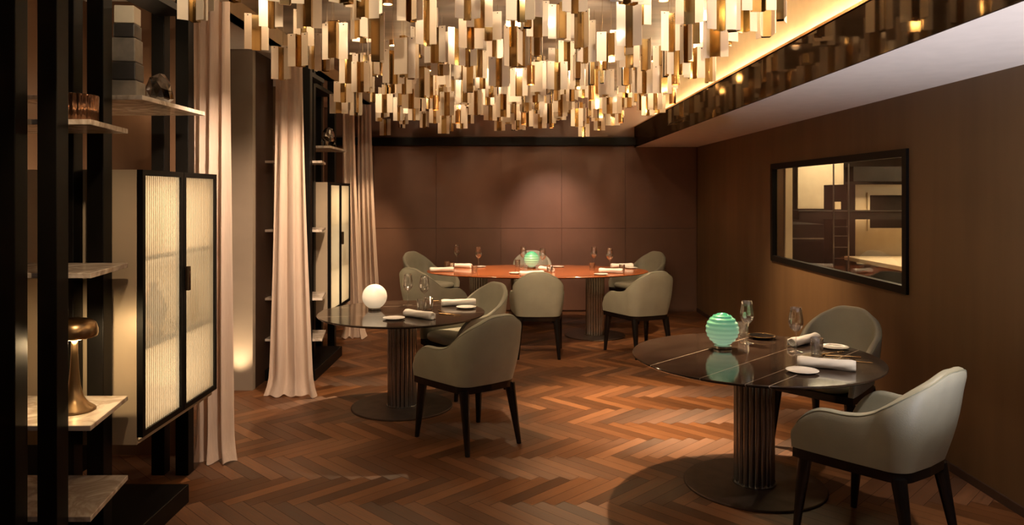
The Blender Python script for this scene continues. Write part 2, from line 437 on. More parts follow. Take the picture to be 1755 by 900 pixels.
def mushroom_lamp():
    t = thing('table_lamp', 'brass mushroom table lamp with domed shade on marble shelf', 'lamp', (-1.892, 3.20, .7505))
    bm = bmesh.new()
    lathe(bm, [(.083, 0), (.084, .006), (.078, .014), (.055, .030), (.036, .060), (.024, .11), (.0175, .18), (.014, .25), (.0125, .335)], 36)
    obj('stem', bm, M['dbrass'], t, True)
    bm = bmesh.new()
    lathe(bm, [(.080, .318), (.0885, .322), (.092, .335), (.0915, .352), (.084, .378), (.066, .394), (.03, .402), (.001, .403)], 40)
    obj('lamp_shade', bm, M['dbrass'], t, True, autos=.9)
    bm = bmesh.new(); lathe(bm, [(.001, .312), (.04, .312), (.04, .317), (.001, .3175)], 24, cap=False)
    obj('bulb', bm, M['bulb'], t)
mushroom_lamp()
# ornaments
bm = bmesh.new()
lathe(bm, [(.088, 0), (.093, .006), (.095, .118), (.091, .12), (.088, .118), (.085, .012), (.001, .012)], 96, mod=lambda i, n, z: 1 + .045 * math.cos(i * 2 * PI / n * 24))
tag(obj('ribbed_bowl', bm, M['amber'], None, True, (-1.875, 3.16, 1.9955)), 'ribbed amber metallic bowl on the upper marble shelf', 'bowl')
t = thing('stacked_sculpture', 'tall sculpture of stacked pale and dark stone blocks on top shelf', 'sculpture', (-1.90, 3.66, 2.1655), .12)
z = 0
for i, (w_, h_, m) in enumerate(((.125, .085, 'greyblock'), (.115, .09, 'darkblock'), (.108, .12, 'greyblock'), (.100, .07, 'darkblock'), (.094, .09, 'litblock'))):  # top block coloured cream for the light falling on it
    bm = bmesh.new(); box(bm, -w_ / 2, w_ / 2, -w_ / 2, w_ / 2, z, z + h_ - .003, bev=.005); obj('block', bm, M[m], t); z += h_
def rock(loc, s, label, arch=False, seed=3):
    rr = random.Random(seed); bm = bmesh.new()
    if not arch:
        bmesh.ops.create_icosphere(bm, subdivisions=2, radius=1)
        for v in bm.verts:
            k = 1 + rr.uniform(-.25, .25); v.co = Vector((v.co.x * s[0] * k, v.co.y * s[1] * k, (v.co.z + .85) * s[2] * (1 + rr.uniform(-.1, .1))))
            v.co.z = max(0, v.co.z)
        o = obj('crystal_ornament', bm, M['jewel'], None, False, loc)
    else:
        pts = [(0, -s[1] * math.cos(a), s[2] * math.sin(a) + .0) for a in [PI * k / 12 for k in range(13)]]
        tube(bm, pts, [s[0] * (1.0 + .25 * rr.random()) for _ in pts], 9)
        for v in bm.verts: v.co.z = max(0, v.co.z)
        o = obj('arched_ornament', bm, M['jewel'], None, False, loc)
    tag(o, label, 'ornament')
rock((-1.87, 3.93, 2.1655), (.06, .075, .09), 'black crystal ornament beside the stacked stone sculpture')
rock((-1.85, 7.50, 2.1655), (.035, .15, .17), 'black arched ornament on the far marble shelf', True)
for k, (x, y, z, dy) in enumerate(((-2.02, 3.72, 1.3825, 0), (-2.0, 4.12, .9425, 0), (-2.05, 3.80, .9425, 0), (-2.0, 3.75, 1.3825, 3.68), (-2.0, 4.15, .9425, 3.68))):
    bm = bmesh.new(); s = (.9, 1.1, .8, 1, 1)[k]
    lathe(bm, [(.035 * s, 0), (.06 * s, .05 * s), (.07 * s, .10 * s), (.045 * s, .17 * s), (.022 * s, .2 * s), (.03 * s, .23 * s)], 24)
    tag(obj('vase', bm, M['brass'] if k in (0, 3) else M['amber'], None, True, (x, y + dy, z)),
        ('golden vase behind reeded glass on the upper inner shelf, near cabinet', 'amber vase behind the far reeded door of the near cabinet', 'small amber vase behind the near reeded door of the near cabinet',
         'golden vase inside the second lit cabinet, upper inner shelf', 'amber vase inside the second lit cabinet, middle inner shelf')[k], 'vase')

# ------------------------------------------------------------------ curtains
def curtain(y, xt0, xt1, xb0, xb1, zt, label, seed, nf=3):
    rr = random.Random(seed); bm = bmesh.new(); nu, nv = 90, 40; rows = []
    ph = [rr.uniform(0, 6) for _ in range(4)]
    for j in range(nv + 1):
        v = j / nv; z = zt * (1 - v) + .004 * v
        fl = v ** 1.6; fo = max(0, (v - .93) / .07)
        x0 = xt0 + (xb0 - xt0) * fl - .03 * fo ** 2; x1 = xt1 + (xb1 - xt1) * fl + .035 * fo ** 2
        row = []
        for i in range(nu + 1):
            u = i / nu
            a = .022 + .022 * v
            w1 = math.sin(u * nf * 2 * PI + ph[0] + .6 * math.sin(v * 3 + ph[1])); w2 = math.sin(u * (nf * 2 + 1) * PI + ph[2] + v * 1.5)
            x = x0 + (x1 - x0) * u + .012 * w2 * (1 - abs(2 * u - 1)); yy = y + a * w1 + .012 * w2 - .05 * fo ** 2 * (.4 + .6 * math.sin(u * 9 + ph[3]) ** 2)
            zz = z + (.016 * math.sin(u * 14 + ph[1]) ** 2 if j == nv else 0)
            row.append(bm.verts.new((x, yy, zz)))
        rows.append(row)
    for a, b in zip(rows, rows[1:]):
        for i in range(nu): bm.faces.new((a[i], b[i], b[i + 1], a[i + 1]))
    tag(obj('curtain', bm, M['curtain'], None, True), label, 'curtain', 'sheer cream curtains along the left bays')
curtain(4.66, -2.0, -1.78, -2.0, -1.76, 2.93, 'nearest cream sheer curtain, right beside the large lit cabinet', 1)
curtain(6.17, -1.96, -1.735, -2.03, -1.64, 2.93, 'full length cream sheer curtain between the taupe pier and second cabinet', 2, 3)
curtain(8.66, -1.98, -1.84, -1.96, -1.72, 2.93, 'narrow cream sheer curtain just beyond the second lit cabinet', 3, 3)
curtain(10.2, -2.12, -1.93, -2.12, -1.80, 2.93, 'farthest cream sheer curtain, against the back wall corner', 4, 4)

# ------------------------------------------------------------------ chairs
def arc_path():
    pts = []
    xf, xs_, yb, r = .285, .232, -.255, .10
    for k in range(14):
        f = k / 14; pts.append((xf + (xs_ - xf) * f ** 1.3, .27 - (.27 - (yb + r)) * f))
    for k in range(18):
        a = -PI / 2 * k / 18; pts.append((xs_ - r + r * math.cos(a), yb + r + r * math.sin(a)))
    pts.append((xs_ - r, yb)); pts.append((0, yb - .008))
    full = pts + [(-x, y) for x, y in reversed(pts[:-1])]
    P = [Vector((x, y)) for x, y in full]
    d = [0]
    for a, b in zip(P, P[1:]): d.append(d[-1] + (b - a).length)
    n = 84; out = []
    for i in range(n + 1):
        t = d[-1] * i / n; k = 0
        while k < len(d) - 2 and d[k + 1] < t: k += 1
        f = (t - d[k]) / max(1e-9, d[k + 1] - d[k]); out.append(P[k].lerp(P[k + 1], f))
    return out
ZK = [(0, .905), (.05, .904), (.10, .889), (.15, .852), (.20, .797), (.25, .742), (.30, .703), (.36, .676), (.44, .664), (.50, .664), (.55, .658), (.60, .632), (.645, .590), (.69, .52), (.75, .44)]
def ztop(u):     # u = 0 back centre .. 1 arm front
    x = u * .69
    for k in range(len(ZK) - 1):
        if ZK[k][0] <= x <= ZK[k + 1][0]:
            (x0, y0), (x1, y1) = ZK[k], ZK[k + 1]
            def sl(i):
                a = ZK[max(i - 1, 0)]; b = ZK[min(i + 1, len(ZK) - 1)]
                return 0 if i == 0 else (b[1] - a[1]) / (b[0] - a[0])
            h = x1 - x0; t = (x - x0) / h
            return (2*t**3 - 3*t*t + 1) * y0 + (t**3 - 2*t*t + t) * h * sl(k) + (-2*t**3 + 3*t*t) * y1 + (t**3 - t*t) * h * sl(k + 1)
    return .52
def make_chair(label):
    t = thing('dining_chair', label, 'chair')
    P = arc_path(); n = len(P); bm = bmesh.new(); secs = []; z0 = .432; th = .046
    top_line = []
    for i, p in enumerate(P):
        tg = (P[min(i + 1, n - 1)] - P[max(i - 1, 0)]).normalized(); nr = Vector((-tg.y, tg.x))
        if nr.dot(Vector((p.x, p.y)) - Vector((0, .02))) < 0: nr = -nr
        u = abs(2 * i / (n - 1) - 1); zt = ztop(u); r = th / 2
        endk = 1 - .35 * max(0, (u - .94) / .06) ** 2
        lean = .10 * (1 - sstep(.12, .50, u)) + .022
        belly = .012
        def off(z):
            h = (z - z0) / .47; return lean * h + belly * math.sin(min(1, h * 1.3) * PI)
        sec = []
        zs = [z0 + (zt - r - z0) * k / 7 for k in range(8)]
        for z in zs: sec.append((off(z), z))
        for k in range(1, 6):
            a = PI * k / 6; sec.append((off(zt - r) - r * endk * (1 - math.cos(a)), zt - r + r * math.sin(a)))
        for z in reversed(zs): sec.append((off(z) - th * endk, z))
        ring = [bm.verts.new((p.x + nr.x * o, p.y + nr.y * o, z)) for o, z in sec]
        secs.append(ring); top_line.append(Vector((p.x + nr.x * (sec[8][0]), p.y + nr.y * sec[8][0], sec[8][1])))
        if i == 0: m = len(sec)
    for a, b in zip(secs, secs[1:]):
        for k in range(m): bm.faces.new((a[k], b[k], b[(k + 1) % m], a[(k + 1) % m]))
    bm.faces.new(secs[0]); bm.faces.new(secs[-1][::-1])
    bmesh.ops.recalc_face_normals(bm, faces=bm.faces[:])
    obj('backrest_shell', bm, M['leather'], t, True, autos=1.1)
    bm = bmesh.new(); tube(bm, [v + Vector((0, 0, .001)) for v in top_line[2:-2]], .0028, 6); obj('piping', bm, M['leather2'], t, True)
    # seat cushion
    def ring(bm, s, z, yo=0):
        vs = []
        for k in range(40):
            a = 2 * PI * k / 40; c, q = math.cos(a), math.sin(a); e = .5
            x = math.copysign(abs(c) ** e, c) * (.222 + .018 * q) * s; y = math.copysign(abs(q) ** e, q) * (.255 * s)
            vs.append(bm.verts.new((x, y + .035 + yo, z)))
        return vs
    bm = bmesh.new(); rs = [ring(bm, s, z) for s, z in ((.93, .434), (.985, .445), (1, .465), (.985, .488), (.93, .502), (.75, .510), (.4, .514))]
    for a, b in zip(rs, rs[1:]):
        for k in range(40): bm.faces.new((a[k], a[(k + 1) % 40], b[(k + 1) % 40], b[k]))
    bm.faces.new(rs[0][::-1]); bm.faces.new(rs[-1]); obj('seat', bm, M['leather'], t, True)
    # frame: rounded ring following the shell
    bm = bmesh.new(); o = [Vector((p.x * .99, p.y * .99)) for p in P]
    o = o + [Vector((-.18, .285)), Vector((.18, .285))]
    a = [bm.verts.new((p.x, p.y, .385)) for p in o]; b = [bm.verts.new((p.x, p.y, .430)) for p in o]
    for i in range(len(o)): j = (i + 1) % len(o); bm.faces.new((a[i], a[j], b[j], b[i]))
    bm.faces.new(a[::-1]); bm.faces.new(b); bmesh.ops.recalc_face_normals(bm, faces=bm.faces[:])
    obj('seat_frame', bm, M['blackw'], t)
    for sx in (-1, 1):
        for (tx, ty, fx, fy) in ((.240, .222, .262, .262), (.188, -.212, .212, -.285)):
            bm = bmesh.new()
            tube(bm, [(sx * tx, ty, .40), (sx * (tx + (fx - tx) * .5), ty + (fy - ty) * .5, .2), (sx * fx, fy, 0)], [.036, .026, .0165], 8)
            for v in bm.verts:
                if v.co.z < .05: v.co.z = 0
            obj('leg', bm, M['blackw'], t, True, autos=1.2)
    return t
chairs = [
    ((-.285, 5.10), 128, 'sage leather armchair in front of the left round table, back to camera', 'left'),
    ((-.40, 6.38), 218, 'sage leather armchair at the far right side of the left round table', 'left'),
    ((-.86, 8.18), 52, 'sage leather armchair at near left end of the long red table, behind the wine glasses', 'back'),
    ((-1.08, 9.95), -35, 'sage leather armchair at far left corner of the long red table', 'back'),
    ((.30, 10.0), -90, 'sage leather armchair behind the green ball lamp against the back wall', 'back'),
    ((1.72, 9.95), 215, 'sage leather armchair at far right corner of the long red table', 'back'),
    ((.285, 7.82), 90, 'sage leather armchair centred in front of the long red table', 'back'),
    ((1.37, 7.87), 113, 'sage leather armchair at the near right end of the long red table', 'back'),
    ((2.12, 4.93), 222, 'sage leather armchair beside the right wall behind the veined round table', 'right'),
    ((1.79, 3.62), 125, 'large sage leather armchair nearest the camera on the right', 'right'),
]
c0 = None
for (x, y), a, lab, g in chairs:
    rz = math.radians(a - 90)
    if c0 is None: c0 = make_chair(lab); c = c0
    else: c = dup(c0, label=lab)
    c.location = (x, y, 0); c.rotation_euler = (0, 0, rz); c['group'] = {'left': 'chairs at the left round table', 'back': 'chairs around the long red table', 'right': 'chairs at the right round table'}[g]

# ------------------------------------------------------------------ tables
TZ = .75
def column(t, x, y, m, r=.108, rb=.40):
    bm = bmesh.new()
    lathe(bm, [(r, .02), (r, TZ - .03)], 20 * 10, (x, y, 0), mod=lambda i, n, z: .95 + .12 * abs(math.sin(PI * i / 10)) ** .6)
    obj('fluted_column', bm, m, t, True, autos=.5)
    bm = bmesh.new(); lathe(bm, [(rb, 0), (rb, .008), (rb - .006, .012), (r + .03, .013)], 80, (x, y, 0)); obj('base_plate', bm, M['base'], t, True, autos=.4)
    bm = bmesh.new(); lathe(bm, [(r + .016, .0135), (r + .016, .02)], 48, (x, y, 0)); obj('collar', bm, m, t)
def disc_top(t, rx, ry, m, edge=None):
    bm = bmesh.new()
    rr = lathe(bm, [(.90, TZ - .028), (.985, TZ - .016), (1.0, TZ - .008), (1.0, TZ - .003), (.996, TZ)], 96)
    for v in bm.verts: v.co.x *= rx; v.co.y *= ry
    return obj('tabletop', bm, m, t, True, autos=.5)
TR = (1.42, 4.30); TL = (-.864, 5.88); TB = (.33, 9.08)
t = thing('dining_table', 'round dark stone dining table with pale straight veins, right foreground', 'table', (*TR, 0)); disc_top(t, .70, .70, M['stone']); column(t, 0, 0, M['flute'])
t = thing('dining_table', 'round dark dining table with white globe lamp, left of centre', 'table', (*TL, 0)); disc_top(t, .66, .66, M['stone2']); column(t, 0, 0, M['flute'])
t = thing('dining_table', 'long oval red wood dining table on two fluted steel columns', 'table', (*TB, 0)); disc_top(t, 1.36, .76, M['redwood']); column(t, .68, -.25, M['flute2'], .105, .36); column(t, -.72, -.1, M['flute2'], .105, .36)

# ------------------------------------------------------------------ tableware (prototypes made where first placed, then copied)
Z1 = TZ + .0006
def place(kind, maker, p, rz, label, group, store={}):
    if kind not in store: store[kind] = maker(); o = store[kind]
    else: o = dup(store[kind])
    o.location = (p[0], p[1], Z1); o.rotation_euler = (0, 0, rz); tag(o, label, None, group)
    return o
def mk_plate():
    bm = bmesh.new(); lathe(bm, [(.055, 0), (.06, .004), (.082, .011), (.084, .0125), (.080, .013), (.06, .008), (.001, .007)], 48)
    return tag(obj('side_plate', bm, M['china'], None, True), None, 'plate')
def mk_napkin():
    bm = bmesh.new(); n = 28; rings = []
    for j in range(15):
        x = -.145 + .290 * j / 14; ring = []
        for k in range(n):
            a = 2 * PI * k / n; r = .029 + .0025 * math.sin(a * 2 + j * .35) + .0012 * math.sin(a * 5 + j)
            if j in (0, 14): r *= .86
            ring.append(bm.verts.new((x, r * 1.12 * math.cos(a), max(0, .028 + r * .96 * math.sin(a)))))
        rings.append(ring)
    for a, b in zip(rings, rings[1:]):
        for k in range(n): bm.faces.new((a[k], b[k], b[(k + 1) % n], a[(k + 1) % n]))
    for s, ring in ((1, rings[0]), (-1, rings[-1])):       # spiral ends
        c = Vector((ring[0].co.x + s * .006, 0, .028)); prev = ring
        for q in (.7, .66, .35, .3):
            nx = [bm.verts.new((ring[0].co.x + (s * .006 if q in (.66, .3) else 0), c.y + (v.co.y - c.y) * q, c.z + (v.co.z - c.z) * q)) for v in ring]
            for k in range(n): bm.faces.new((prev[k], prev[(k + 1) % n], nx[(k + 1) % n], nx[k]))
            prev = nx
        bm.faces.new(prev)
    bmesh.ops.recalc_face_normals(bm, faces=bm.faces[:])
    o = obj('rolled_napkin', bm, M['linen'], None, True)
    bm = bmesh.new(); box(bm, -.143, .143, .029, .0345, .004, .044, bev=.002)
    tag(obj('napkin_edge', bm, M['linen'], o))
    return tag(o, None, 'napkin')
def mk_wine():
    bm = bmesh.new()
    lathe(bm, [(.038, 0), (.037, .002), (.012, .005), (.0042, .012), (.0035, .09), (.0045, .105), (.020, .117), (.033, .135), (.039, .155), (.0375, .18), (.032, .21), (.0285, .240), (.0275, .240), (.031, .21), (.0365, .18), (.038, .155), (.032, .137), (.018, .121), (.001, .114)], 60, cap=False, mod=lambda i, n, z: 1 + (.018 * math.cos(i * 2 * PI / n * 10) if z > .13 else 0))
    for v in bm.verts: v.co *= 1.10
    return tag(obj('wine_glass', bm, M['glass'], None, True), None, 'glass')
def mk_tumbler():
    bm = bmesh.new()
    lathe(bm, [(.001, 0), (.030, 0), (.031, .004), (.036, .095), (.0345, .095), (.029, .012), (.001, .011)], 48, cap=False, mod=lambda i, n, z: 1 + (.03 * math.cos(i * 2 * PI / n * 12) if z < .09 else 0))
    return tag(obj('water_tumbler', bm, M['glass'], None, True), None, 'glass')
def mk_knife():
    bm = bmesh.new(); tube(bm, [(-.10, 0, .004), (-.02, 0, .004), (0, 0, .003)], [.0045, .0035, .003], 8); obj_ = obj('butter_knife', bm, M['gold'])
    bm = bmesh.new(); box(bm, 0, .10, -.007, .006, .002, .004, bev=.001); obj('blade', bm, M['gold'], obj_)
    return tag(obj_, None, 'cutlery')
def mk_fork():
    o = None; bm = bmesh.new(); tube(bm, [(-.10, 0, .004), (0, 0, .004), (.035, 0, .006)], [.0045, .003, .003], 8)
    box(bm, .033, .055, -.011, .011, .004, .006)
    o = obj('fork', bm, M['gold'])
    for k in range(4):
        bm = bmesh.new(); y = -.009 + k * .006; box(bm, .055, .092, y - .0014, y + .0014, .004, .0058); obj('tine', bm, M['gold'], o)
    return tag(o, None, 'cutlery')
def mk_ball():
    o = thing('ball_lamp', '', 'lamp')
    bm = bmesh.new(); lathe(bm, [(.050, 0), (.055, .003), (.055, .018), (.048, .022)], 36); obj('base_ring', bm, M['chrome'], o, True, autos=.6)
    bm = bmesh.new(); prof = []; n = 130
    for k in range(n + 1):
        a = -PI / 2 * .80 + (PI / 2 + PI / 2 * .80) * k / n; r = .098 * (1 + .022 * math.cos((a + PI / 2) * 22))
        prof.append((max(.0005, r * math.cos(a)), .116 + r * math.sin(a)))
    lathe(bm, prof, 48); obj('ribbed_globe', bm, M['green'], o, True)
    return o
def mk_dark():
    o = thing('dark_dish', '', 'dish'); bm = bmesh.new()
    lathe(bm, [(.04, 0), (.05, .002), (.085, .018), (.083, .020), (.05, .006), (.001, .005)], 40); obj('bowl', bm, M['blackw'], o, True)
    bm = bmesh.new(); lathe(bm, [(.0835, .0182), (.0865, .0182), (.0865, .0205), (.0835, .0205), (.0835, .0182)], 40, cap=False); tag(obj('rim', bm, M['gold'], o, True), 'thin gold rim')
    return o
def setting(kind, maker, px, py, rz, label, group):
    p = at(px, py, TZ); return place(kind, maker, p, math.radians(rz), label, group)

GR, GL, GB = 'place settings on the right round table', 'place settings on the left round table', 'place settings on the long red table'
# right table
setting('ball', mk_ball, 1238, 597, 0, 'green ribbed glass ball lamp on the right round table', 'ribbed green ball lamps')
setting('wine', mk_wine, 1280, 588, 0, 'clear stemmed wine glass beside the green ball lamp, right table', GR)
setting('wine', mk_wine, 1364, 603, 0, 'clear stemmed wine glass before the upper rolled napkin, right table', GR)
setting('tumbler', mk_tumbler, 1274, 577, 0, 'ribbed water tumbler behind wine glass and green lamp, right table', GR)
setting('tumbler', mk_tumbler, 1400, 607, 0, 'ribbed water tumbler between the two rolled napkins, right table', GR)
setting('napkin', mk_napkin, 1379, 590, 38, 'white rolled napkin farther back on right table, beside wine glass', GR)
setting('napkin', mk_napkin, 1416, 632, -27, 'white rolled napkin at near right edge of right table', GR)
setting('plate', mk_plate, 1430, 597, 0, 'white side plate by the far armchair of right table', GR)
setting('plate', mk_plate, 1375, 638, 0, 'white side plate at near edge of right table', GR)
setting('dark', mk_dark, 1305, 580, 0, 'dark dish with gold rim behind glasses on right table', GR)
setting('fork', mk_fork, 1446, 612, -14, 'gold fork lying right of the water tumbler on right table', GR)
setting('knife', mk_knife, 1462, 620, -24, 'gold butter knife above the near rolled napkin on right table', GR)
setting('fork', mk_fork, 1428, 606, 30, 'gold fork crossing the cutlery in front of far plate, right table', GR)
# left table
t = thing('globe_lamp', 'white glowing globe lamp on the left round table', 'lamp', (*at(642, 531, TZ)[:2], Z1))
bm = bmesh.new(); lathe(bm, [(.048, 0), (.052, .003), (.052, .016), (.048, .020)], 32); obj('base_ring', bm, M['chrome'], t, True, autos=.6)
bm = bmesh.new(); lathe(bm, [(max(.0005, .1 * math.cos(a)), .108 + .1 * math.sin(a)) for a in [-1.03 + (PI / 2 + 1.03) * k / 30 for k in range(31)]], 48); obj('glass_globe', bm, M['globe'], t, True)
setting('plate', mk_plate, 675, 547, 0, 'white side plate at near edge of left round table', GL)
setting('plate', mk_plate, 799, 528, 0, 'white side plate at right edge of left round table', GL)
setting('napkin', mk_napkin, 718, 545, -38, 'white rolled napkin at near edge of left round table', GL)
setting('napkin', mk_napkin, 786, 524, 8, 'white rolled napkin at the right side of left round table', GL)
setting('wine', mk_wine, 699, 523, 0, 'leftmost clear wine glass on left round table, by globe lamp', GL)
setting('wine', mk_wine, 727, 527, 0, 'clear wine glass right of another on left round table', GL)
setting('tumbler', mk_tumbler, 722, 533, 0, 'ribbed water tumbler behind the near napkin, left round table', GL)
setting('tumbler', mk_tumbler, 735, 530, 0, 'ribbed water tumbler right of wine glasses, left round table', GL)
setting('fork', mk_fork, 772, 540, -25, 'gold fork on left round table before the right napkin', GL)
setting('knife', mk_knife, 762, 536, -55, 'gold butter knife on left round table beside water tumblers', GL)
setting('fork', mk_fork, 745, 517, 10, 'gold fork behind the tumblers on left round table', GL)
# long table
setting('ball', mk_ball, 911, 460, 0, 'green ribbed glass ball lamp at centre of the long red table', 'ribbed green ball lamps')
for px, py, lab in ((783, 453.5, 'wine glass farther left on the long red table, above rolled napkin'), (820, 459, 'wine glass right of left napkins on the long red table'),
                    (897, 458, 'wine glass just left of green lamp, long red table'), (930, 462, 'wine glass just right of green lamp, long red table'),
                    (1018, 458, 'wine glass right of centre on the long red table, left of two'), (1045, 462, 'rightmost wine glass on the long red table')):
    setting('wine', mk_wine, px, py, 0, lab, GB)
for px, py, lab in ((766, 461, 'water tumbler at left end of long red table'), (774, 464, 'water tumbler between the left napkins on long red table'), (813, 469, 'water tumbler below left wine glass on long red table'), (887, 458, 'water tumbler left of the green lamp, long red table'),
                    (1015, 464, 'water tumbler right of centre on the long red table'), (942, 468, 'water tumbler right of the green lamp, long red table'), (1066, 467, 'water tumbler near right napkins on the long red table')):
    setting('tumbler', mk_tumbler, px, py, 0, lab, GB)
for px, py, a, lab in ((757, 466, 5, 'rolled napkin at the left end of the long red table'), (790, 459, -20, 'rolled napkin farther back at left of the long red table'), (936, 465, -60, 'rolled napkin beside green lamp on the long red table'),
                       (911, 472.5, 12, 'rolled napkin in front of the green lamp behind centre chair'), (1066, 459, 6, 'rolled napkin at far right of the long red table'), (1047, 468, -22, 'rolled napkin at near right of the long red table')):
    setting('napkin', mk_napkin, px, py, a, lab, GB)
for px, py, lab in ((822, 458, 'white side plate beside the far left napkin, long red table'), (884, 469, 'white side plate left of centre chair on the long red table'), (956, 458, 'white side plate right of the green lamp, long red table'),
                    (1082, 460, 'white side plate at the far right of the long red table'), (1030, 471, 'white side plate near right front of the long red table')):
    setting('plate', mk_plate, px, py, 0, lab, GB)

# ------------------------------------------------------------------ hanging metal canopy
ptypes = []
def plate_mesh(bm, p, q, z0, z1, th=.0035):
    d = (Vector(q) - Vector(p)).normalized(); n = Vector((-d.y, d.x)) * th / 2
    c = [Vector(p) + n, Vector(q) + n, Vector(q) - n, Vector(p) - n]
    lo = [bm.verts.new((v.x, v.y, z0)) for v in c]; hi = [bm.verts.new((v.x, v.y, z1)) for v in c]
    bm.faces.new(hi); bm.faces.new(lo[::-1])
    for i in range(4): bm.faces.new((lo[i], lo[(i + 1) % 4], hi[(i + 1) % 4], hi[i]))
def mk_pendant(v):
    """folded metal: cream wings either side of a brass channel; origin at bottom centre"""
    o = bpy.data.objects.new('ceiling_pendant', None); o.empty_display_size = .05; link(o)
    h = (.22, .25, .24, .28, .19)[v]; c = (.024, .020, .030, .018, .026)[v]; w_ = (.056, .050, .048, .044, .062)[v]; dpt = (.040, .045, .03, .05, .035)[v]
    sl = (.010, .02, .0, .025, .012)[v]
    bm = bmesh.new()
    plate_mesh(bm, (-c, 0), (-c, dpt), 0, h); plate_mesh(bm, (-c, dpt), (c, dpt), 0, h); plate_mesh(bm, (c, dpt), (c, 0), 0, h)
    obj('brass_channel', bm, M['pgold'], o)
    for s in (-1, 1):
        bm = bmesh.new(); plate_mesh(bm, (s * (c + .001), -.001), (s * (c + w_), -sl), .0, h)
        cx, cy = s * (c + w_ * .55), -sl * .5
        box(bm, cx - .003, cx + .003, cy - .0045, cy + .0045, h - .014, h - .008, 1)
        obj('enamel_plate', bm, [M['pcream'], M['blackw']], o)
    # a crossing back plate seen from behind and the side
    if v in (1, 3):
        bm = bmesh.new(); plate_mesh(bm, (-c - w_ * .7, dpt + .02), (c + w_ * .7, dpt + .02), .015, h - .02); obj('back_plate', bm, M['pcream'] if v % 2 else M['pgold'], o)
    bm = bmesh.new(); tube(bm, [(0, dpt + .003, h), (0, dpt + .003, h + .62)], .0012, 4); obj('hanging_wire', bm, M['wire'], o)
    return o
protos = [mk_pendant(v) for v in range(5)]
used = [False] * 5
curt = [(4.60, -1.60), (6.17, -1.64), (8.66, -1.75), (10.2, -1.80)]
spots = [(x, y) for x, y in ((-.95, 3.9), (.0, 4.3), (.95, 3.9), (-.9, 5.4), (.1, 5.8), (1.1, 5.3), (-1.1, 6.9), (-.1, 7.2), (.9, 6.9), (-.9, 8.3), (.1, 8.6), (1.0, 8.3), (-1.0, 9.6), (0., 9.9), (1.05, 9.6), (1.45, 4.6), (1.5, 6.2), (1.5, 7.7), (-1.5, 6.2), (-1.55, 4.9), (-1.5, 7.7))]
NX, NY = 11, 26
cnt = 0
for j in range(NY):
    for i in range(NX):
        x = -1.68 + (i + (.5 if j % 2 else 0)) * .31 + R.uniform(-.07, .07); y = 3.30 + j * .278 + R.uniform(-.06, .06)
        if any(abs(y - cy) < .22 and x < cx + .12 for cy, cx in curt): continue
        if x > 1.62 or y > 10.42 or y < 3.2: continue
        if any((x - a) ** 2 + (y - b) ** 2 < .0085 for a, b in spots): continue
        if cnt >= 300: continue
        v = R.choice((0, 1, 2, 3, 4)); zb = R.choice((2.50, 2.56, 2.62, 2.68, 2.74, 2.80)) + R.uniform(-.02, .02)
        if y < 4.2: zb += .04
        o = protos[v] if not used[v] else dup(protos[v]); used[v] = True
        o.location = (x, y, zb); o.rotation_euler = (0, 0, R.choice((0, 0, 0, 0, PI / 2, -PI / 2, PI)) + R.uniform(-.42, .42))
        for ch in o.children:
            if ch.name.startswith('hanging_wire'):
                ch.scale[2] = 1
        side = 'above the left bays' if x < -.8 else ('over the middle aisle' if x < .8 else 'beside the glowing cove')
        band = ('nearest the camera' if y < 5 else 'over the round tables' if y < 6.8 else 'in the middle rows' if y < 8.6 else 'far rows by back wall')
        tag(o, f'cream and brass folded pendant {side}, {band}', 'pendant', 'hanging metal canopy ' + band)
        h = o.children[0].dimensions.z if False else (.22, .25, .24, .28, .19)[v]
        for ch in o.children:
            if ch.name.startswith('hanging_wire'):
                # stretch the wire so that it ends at the ceiling
                L_ = CZ - zb - h
                ch.scale[2] = L_ / .62; ch.location[2] = h * (1 - ch.scale[2])
        cnt += 1
print('PENDANTS', cnt)

# ------------------------------------------------------------------ ceiling downlights
dl = None
for k, (x, y) in enumerate(spots):
    if dl is None:
        dl = thing('ceiling_downlight', '', 'light')
        bm = bmesh.new(); lathe(bm, [(.034, -.05), (.040, -.05), (.040, 0), (.034, 0), (.034, -.05)], 24, cap=False); obj('housing', bm, M['brass'], dl, True, autos=.5)
        bm = bmesh.new(); lathe(bm, [(.001, -.044), (.031, -.044), (.031, -.030), (.001, -.030)], 24, cap=False); obj('lens', bm, M['bulb'], dl)
        o = dl
    else: o = dup(dl)
    o.location = (x, y, CZ)
    tag(o, 'small lit brass ceiling spotlight between pendants, ' + ('above the round tables' if y < 6.5 else 'above the aisle towards the long table' if y < 8 else 'above the long red table'), 'light', 'ceiling spotlights')

# ------------------------------------------------------------------ kitchen beyond the window
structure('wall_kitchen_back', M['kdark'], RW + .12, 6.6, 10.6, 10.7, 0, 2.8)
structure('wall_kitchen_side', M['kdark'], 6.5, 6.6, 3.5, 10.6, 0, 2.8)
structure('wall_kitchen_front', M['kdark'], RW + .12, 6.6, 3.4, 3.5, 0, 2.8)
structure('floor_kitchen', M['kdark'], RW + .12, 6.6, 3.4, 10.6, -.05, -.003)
structure('ceiling_kitchen', M['kwall'], RW + .12, 6.6, 3.4, 10.6, 2.45, 2.8)
t = thing('wall_oven_cabinet', 'beige kitchen cabinet with dark glass oven seen through the window', 'cabinet', (4.2, 8.3, 0))
B('body', M['kwall'], -.32, .75, 0, .6, .9, 1.80, t, .004)
B('dark_side', M['kdark'], -.42, -.322, 0, .6, 0, 1.80, t)
bm = bmesh.new()
for a in ((-.19, .27, -.02, -.001, 1.68, 1.71), (-.19, .27, -.02, -.001, 1.28, 1.31), (-.19, -.165, -.02, -.001, 1.31, 1.68), (.245, .27, -.02, -.001, 1.31, 1.68)): box(bm, *a)
